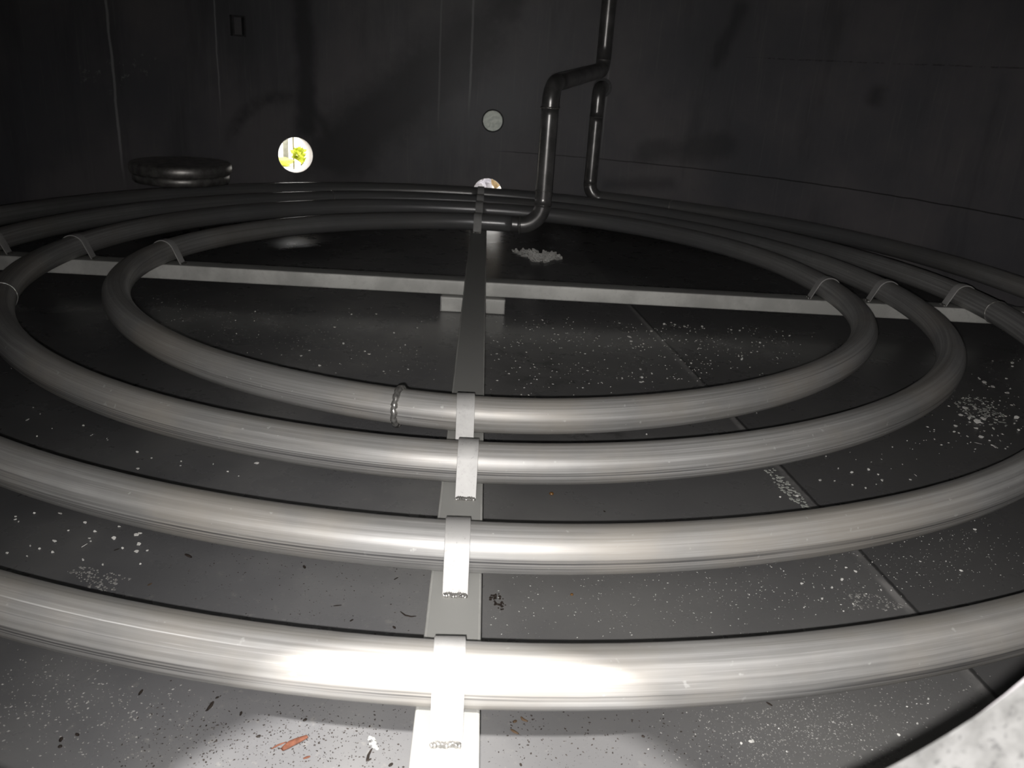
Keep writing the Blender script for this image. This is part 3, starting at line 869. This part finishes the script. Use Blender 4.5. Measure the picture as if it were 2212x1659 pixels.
def patch(name, poly, n, smin, smax, mat, label, cat, seed, z=0.0012, curl=0.0):
    """crusty patch: many overlapping thin scales as one lump on the floor"""
    r_ = random.Random(seed); W_ = [at_z(*c) for c in poly]; c = sum(W_, Vector())/len(W_)
    bm = bmesh.new(); k = 0; tries = 0
    def inside(x, y):
        q = False; j = len(W_)-1
        for i in range(len(W_)):
            if (W_[i].y > y) != (W_[j].y > y) and x < (W_[j].x-W_[i].x)*(y-W_[i].y)/(W_[j].y-W_[i].y)+W_[i].x: q = not q
            j = i
        return q
    xs = [w.x for w in W_]; ys = [w.y for w in W_]
    while k < n and tries < n*50:
        tries += 1; x = r_.uniform(min(xs), max(xs)); y = r_.uniform(min(ys), max(ys))
        if not inside(x, y) or mnoise.noise(Vector((x*16, y*16, seed))) < r_.uniform(-0.6, 0.1): continue
        k += 1; s = r_.uniform(smin, smax); m_ = r_.randint(5, 8); a0 = r_.uniform(0, PI); h = r_.uniform(0.4, 1)*z; cx_, cy_ = r_.gauss(0, 0.5), r_.gauss(0.8, 0.4)
        lo = []; hi = []
        for t in range(m_):
            a = a0 + 2*PI*t/m_; rr = s*0.5*r_.uniform(0.55, 1)
            lo.append(bm.verts.new((x - c.x + rr*math.cos(a), y - c.y + rr*math.sin(a), 0.0001))); hi.append(bm.verts.new((x - c.x + 0.85*rr*math.cos(a), y - c.y + 0.85*rr*math.sin(a), h + max(0.0, curl*rr*(cx_*math.cos(a) + cy_*math.sin(a))))))
        bm.faces.new(hi)
        for t in range(m_): bm.faces.new((lo[t], lo[(t+1) % m_], hi[(t+1) % m_], hi[t]))
    return tag(link(name, bm, M[mat], smooth=False, loc=(c.x, c.y, 0)), label, cat)
patch('scale_patch', [(1104, 540), (1138, 545), (1150, 541), (1172, 548), (1188, 545), (1206, 553), (1213, 561), (1190, 561), (1180, 568), (1150, 565), (1146, 557), (1124, 551)], 300, 0.010, 0.036, 'white', 'large pale crust patch on the dark floor beyond the cross beam', 'crust patch', 11, 0.002, 1.0)
patch('scale_patch', [(1650, 1012), (1672, 1012), (1722, 1060), (1752, 1097), (1735, 1099), (1692, 1070)], 95, 0.004, 0.011, 'pale', 'white crust streak along the floor joint between the second and third turns', 'crust patch', 12)
patch('scale_patch', [(2060, 868), (2110, 850), (2165, 890), (2180, 925), (2120, 920), (2080, 890)], 150, 0.004, 0.012, 'pale', 'pale lacy crust patch on the right floor outside the second turn', 'crust patch', 13)
patch('scale_patch', [(140, 1232), (175, 1222), (250, 1240), (285, 1250), (240, 1280), (190, 1270)], 130, 0.002, 0.006, 'grain', 'pale speckled crust patch on the left floor behind the nearest turn', 'crust patch', 14)
patch('scale_patch', [(1830, 1285), (1880, 1280), (1960, 1310), (1930, 1322), (1840, 1318)], 100, 0.002, 0.006, 'grain', 'pale speckled crust patch on the right floor behind the nearest turn', 'crust patch', 15)
patch('dirt_patch', [(1052, 1288), (1075, 1280), (1098, 1305), (1085, 1318), (1062, 1308)], 40, 0.002, 0.008, 'twig', 'dark dirt patch on the floor right of the long beam, behind the nearest turn', 'dirt', 16, 0.0015)

# grit too fine to count
def grit(name, poly, n, smin, smax, mat, label, seed):
    r_ = random.Random(seed); W_ = [at_z(*c) for c in poly]; bm = bmesh.new()
    def inside(x, y):
        q = False; j = len(W_)-1
        for i in range(len(W_)):
            if (W_[i].y > y) != (W_[j].y > y) and x < (W_[j].x-W_[i].x)*(y-W_[i].y)/(W_[j].y-W_[i].y)+W_[i].x: q = not q
            j = i
        return q
    xs = [w.x for w in W_]; ys = [w.y for w in W_]; k = 0; tries = 0
    while k < n and tries < n*30:
        tries += 1; x = r_.uniform(min(xs), max(xs)); y = r_.uniform(min(ys), max(ys))
        if not inside(x, y) or not clear_of_coil(Vector((x, y, 0))): continue
        if mnoise.noise(Vector((x*7, y*7, seed))) < r_.uniform(-0.55, 0.35): continue
        x += r_.gauss(0, 0.035); y += r_.gauss(0, 0.035)
        if not clear_of_coil(Vector((x, y, 0))): continue
        k += 1; s = smin + (smax-smin)*r_.random()**2; a = r_.uniform(0, 2*PI); e_ = r_.uniform(0.25, 0.8)
        ca, sa = math.cos(a), math.sin(a)
        B = [bm.verts.new((x + s*(ca*u - sa*v*e_), y + s*(sa*u + ca*v*e_), 0.0001)) for u, v in ((.5, 0), (0, .5), (-.5, 0), (0, -.5))]
        t = bm.verts.new((x, y, 0.0004 + s*0.2))
        for i in range(4): bm.faces.new((B[i], B[(i+1) % 4], t))
    return tag(link(name, bm, M[mat], smooth=False), label, 'grit', None, 'stuff')
grit('pale_grit', [(1500, 1545), (2060, 1470), (2000, 1560), (1850, 1655), (1500, 1658)], 2000, 0.001, 0.004, 'grain', 'pale fine grit on the floor in front of the nearest turn, at right', 31)
grit('pale_grit', [(1060, 1250), (2000, 1160), (2150, 1110), (2200, 1240), (1600, 1350), (1060, 1370)], 1000, 0.001, 0.0042, 'pale', 'pale fine grit on the floor between the two nearest turns, right', 32)
grit('pale_grit', [(0, 1400), (300, 1490), (450, 1530), (300, 1655), (80, 1655), (0, 1610)], 700, 0.0012, 0.005, 'grain', 'pale fine grit on the floor in front of the nearest turn, at far left', 33)
grit('dark_grit', [(420, 1540), (880, 1575), (880, 1658), (200, 1658)], 1300, 0.001, 0.0045, 'twig', 'dark fine grit on the sunlit floor left of the long beam', 34)
grit('dark_grit', [(1060, 1560), (1500, 1560), (1500, 1658), (1060, 1658)], 420, 0.001, 0.0045, 'twig', 'dark fine grit on the sunlit floor right of the long beam', 35)
grit('dark_grit', [(420, 1150), (900, 1235), (890, 1370), (420, 1270)], 320, 0.001, 0.004, 'twig', 'dark fine grit on the floor between the two nearest turns, left', 36)
grit('pale_grit', [(300, 640), (940, 670), (940, 830), (520, 770), (330, 690)], 420, 0.003, 0.007, 'grain', 'pale fine grit inside the innermost turn, left of the long beam', 37)
grit('pale_grit', [(1060, 690), (1750, 700), (1700, 780), (1400, 850), (1060, 855)], 520, 0.003, 0.009, 'white', 'pale fine grit inside the innermost turn, right of the long beam', 38)

grit('white_grit', [(1960, 960), (2200, 760), (2210, 930), (2100, 985)], 130, 0.003, 0.010, 'white', 'fine white scale crumbs on the right floor outside the second turn', 40)

# single bits
def bit(name, pts, r, mat, label, cat, flat=0.5, z=0.0):
    W_ = [at_z(*c) for c in pts]; c = W_[0].copy()
    loc = [w - c for w in W_]
    # resample a smooth path
    P = []
    for i in range(len(loc)-1):
        for k in range(5): P.append(loc[i].lerp(loc[i+1], k/5))
    P.append(loc[-1])
    n = len(P); rr = [r*(0.35 + 0.65*math.sin(PI*(0.08 + 0.84*i/(n-1)))) for i in range(n)]
    bm = bmesh.new(); sweep(bm, P, r, 8, radii=rr)
    for v in bm.verts: v.co.z = (v.co.z + r)*flat
    return tag(link(name, bm, M[mat], loc=(c.x, c.y, z + 0.0002)), label, cat)
bit('bark_chip', [(609, 1623), (628, 1610), (664, 1594)], 0.0052, 'bark', 'orange bark chip on the sunlit floor left of the long beam', 'bark chip', 0.5)
bit('bark_sliver', [(586, 1619), (600, 1611), (618, 1604)], 0.0015, 'bark', 'thin orange sliver just left of the orange bark chip', 'bark chip')
bit('bark_sliver', [(655, 1640), (670, 1635)], 0.0018, 'bark', 'tiny orange sliver below the orange bark chip', 'bark chip')
bits = [
 ('twig', [(865, 1322), (875, 1330), (888, 1333), (899, 1332)], 0.0016, 'twig', 'dark curled twig left of the long beam, behind the nearest turn'),
 ('twig', [(720, 1310), (738, 1308)], 0.0013, 'twig', 'short straight dark twig behind the nearest turn, left of the curled twig'),
 ('twig', [(851, 1253), (860, 1248)], 0.0013, 'twig', 'short dark twig just below the third turn, left of the long beam'),
 ('bark_crumb', [(756, 1343), (763, 1339)], 0.0015, 'twig', 'dark crumb just behind the nearest turn, left of the curled twig'),
 ('bark_crumb', [(849, 1354), (854, 1359)], 0.0020, 'twig', 'dark round crumb touching the nearest turn, beside the long beam'),
 ('curled_leaf', [(803, 1619), (796, 1632), (793, 1645), (802, 1640)], 0.0018, 'twig', 'dark curled leaf on the sunlit floor nearest the long beam, left'),
 ('bark_crumb', [(840, 1657), (848, 1650)], 0.0022, 'twig', 'dark crumb at the bottom edge, left of the long beam'),
 ('bark_sliver', [(300, 1503), (308, 1491)], 0.0020, 'twig', 'black bark sliver below the nearest turn, far left'),
 ('bark_sliver', [(447, 1537), (455, 1527), (461, 1517)], 0.0026, 'twig', 'largest black bark sliver, just left of the sunlit patch'),
 ('bark_crumb', [(466, 1510), (473, 1506)], 0.0018, 'twig', 'black crumb right behind the largest black sliver'),
 ('bark_sliver', [(130, 1604), (134, 1594)], 0.0024, 'twig', 'upper of two black slivers in the bottom left corner'),
 ('bark_sliver', [(126, 1617), (134, 1612)], 0.0028, 'twig', 'lower of two black slivers in the bottom left corner'),
 ('bark_crumb', [(164, 1586), (170, 1591)], 0.0022, 'twig', 'black crumb right of the two slivers in the bottom left corner'),
 ('bark_crumb', [(400, 1199), (407, 1202), (414, 1206)], 0.0030, 'twig', 'dark bark crumb below the third turn, beside the white flakes at left'),
 ('bark_sliver', [(246, 1190), (258, 1186)], 0.0014, 'twig', 'small dark sliver among the white flakes at left'),
 ('bark_sliver', [(319, 1266), (328, 1261)], 0.0018, 'leaf', 'brown sliver behind the nearest turn, right of the speckled crust patch'),
 ('bark_crumb', [(656, 1223), (659, 1229)], 0.0024, 'twig', 'dark crumb directly below the third turn, left of the long beam'),
 ('bark_crumb', [(554, 1594), (563, 1590)], 0.0022, 'twig', 'dark crumb on the left rim of the sunlit patch'),
 ('bark_crumb', [(655, 1559), (663, 1554)], 0.0022, 'twig', 'dark crumb at the edge of the pipe shadow, left of the long beam'),
 ('bark_crumb', [(519, 1547), (522, 1538)], 0.0016, 'twig', 'dark crumb just above the left rim of the sunlit patch'),
 ('twig', [(1103, 1577), (1111, 1582), (1120, 1587)], 0.0022, 'leaf', 'brown twig on the sunlit floor right of the long beam'),
 ('curled_leaf', [(1125, 1550), (1130, 1556), (1140, 1560)], 0.0022, 'leaf', 'curled brown leaf in the pipe shadow right of the long beam'),
 ('leaf_bit', [(1108, 1562), (1116, 1558)], 0.0024, 'leaf', 'small brown leaf bit between the brown twig and the pipe'),
 ('bark_crumb', [(1386, 1590), (1392, 1594)], 0.0020, 'twig', 'dark crumb alone on the sunlit floor at right'),
 ('bark_crumb', [(1124, 1650), (1126, 1656)], 0.0016, 'twig', 'dark crumb at the bottom edge, right of the long beam'),
 ('bark_sliver', [(1655, 1518), (1668, 1526)], 0.0018, 'twig', 'dark sliver touching the front of the nearest turn at right'),
 ('bark_crumb', [(1304, 1104), (1307, 1107)], 0.0018, 'twig', 'dark crumb behind the third turn, right of the long beam'),
]
for nm, pts, r, mt, lab in bits: bit(nm, pts, r, mt, lab, nm.replace('_', ' '))
def bead(px, py, r, label):
    g = at_z(px, py); bm = bmesh.new(); bmesh.ops.create_uvsphere(bm, u_segments=20, v_segments=12, radius=r)
    for v in bm.verts: v.co.z = max(v.co.z*0.7 + r*0.6, 0) + (0.0 if v.co.z > 0 else 0)
    return tag(link('amber_bead', bm, M['bead'], loc=(g.x, g.y, 0.0002)), label, 'bead')
bead(1191, 1069, 0.0048, 'amber bead on the floor between second and third turns, right of the beam')
bead(1235, 1286, 0.0028, 'smaller amber bead on the floor behind the nearest turn, right of the beam')
g = at_z(803, 1604); 
patch('paint_spot', [(797, 1592), (806, 1592), (812, 1605), (816, 1620), (806, 1622), (798, 1604)], 16, 0.004, 0.009, 'pale', 'white paint spot on the sunlit floor above the dark curled leaf', 'paint spot', 17, 0.0006)
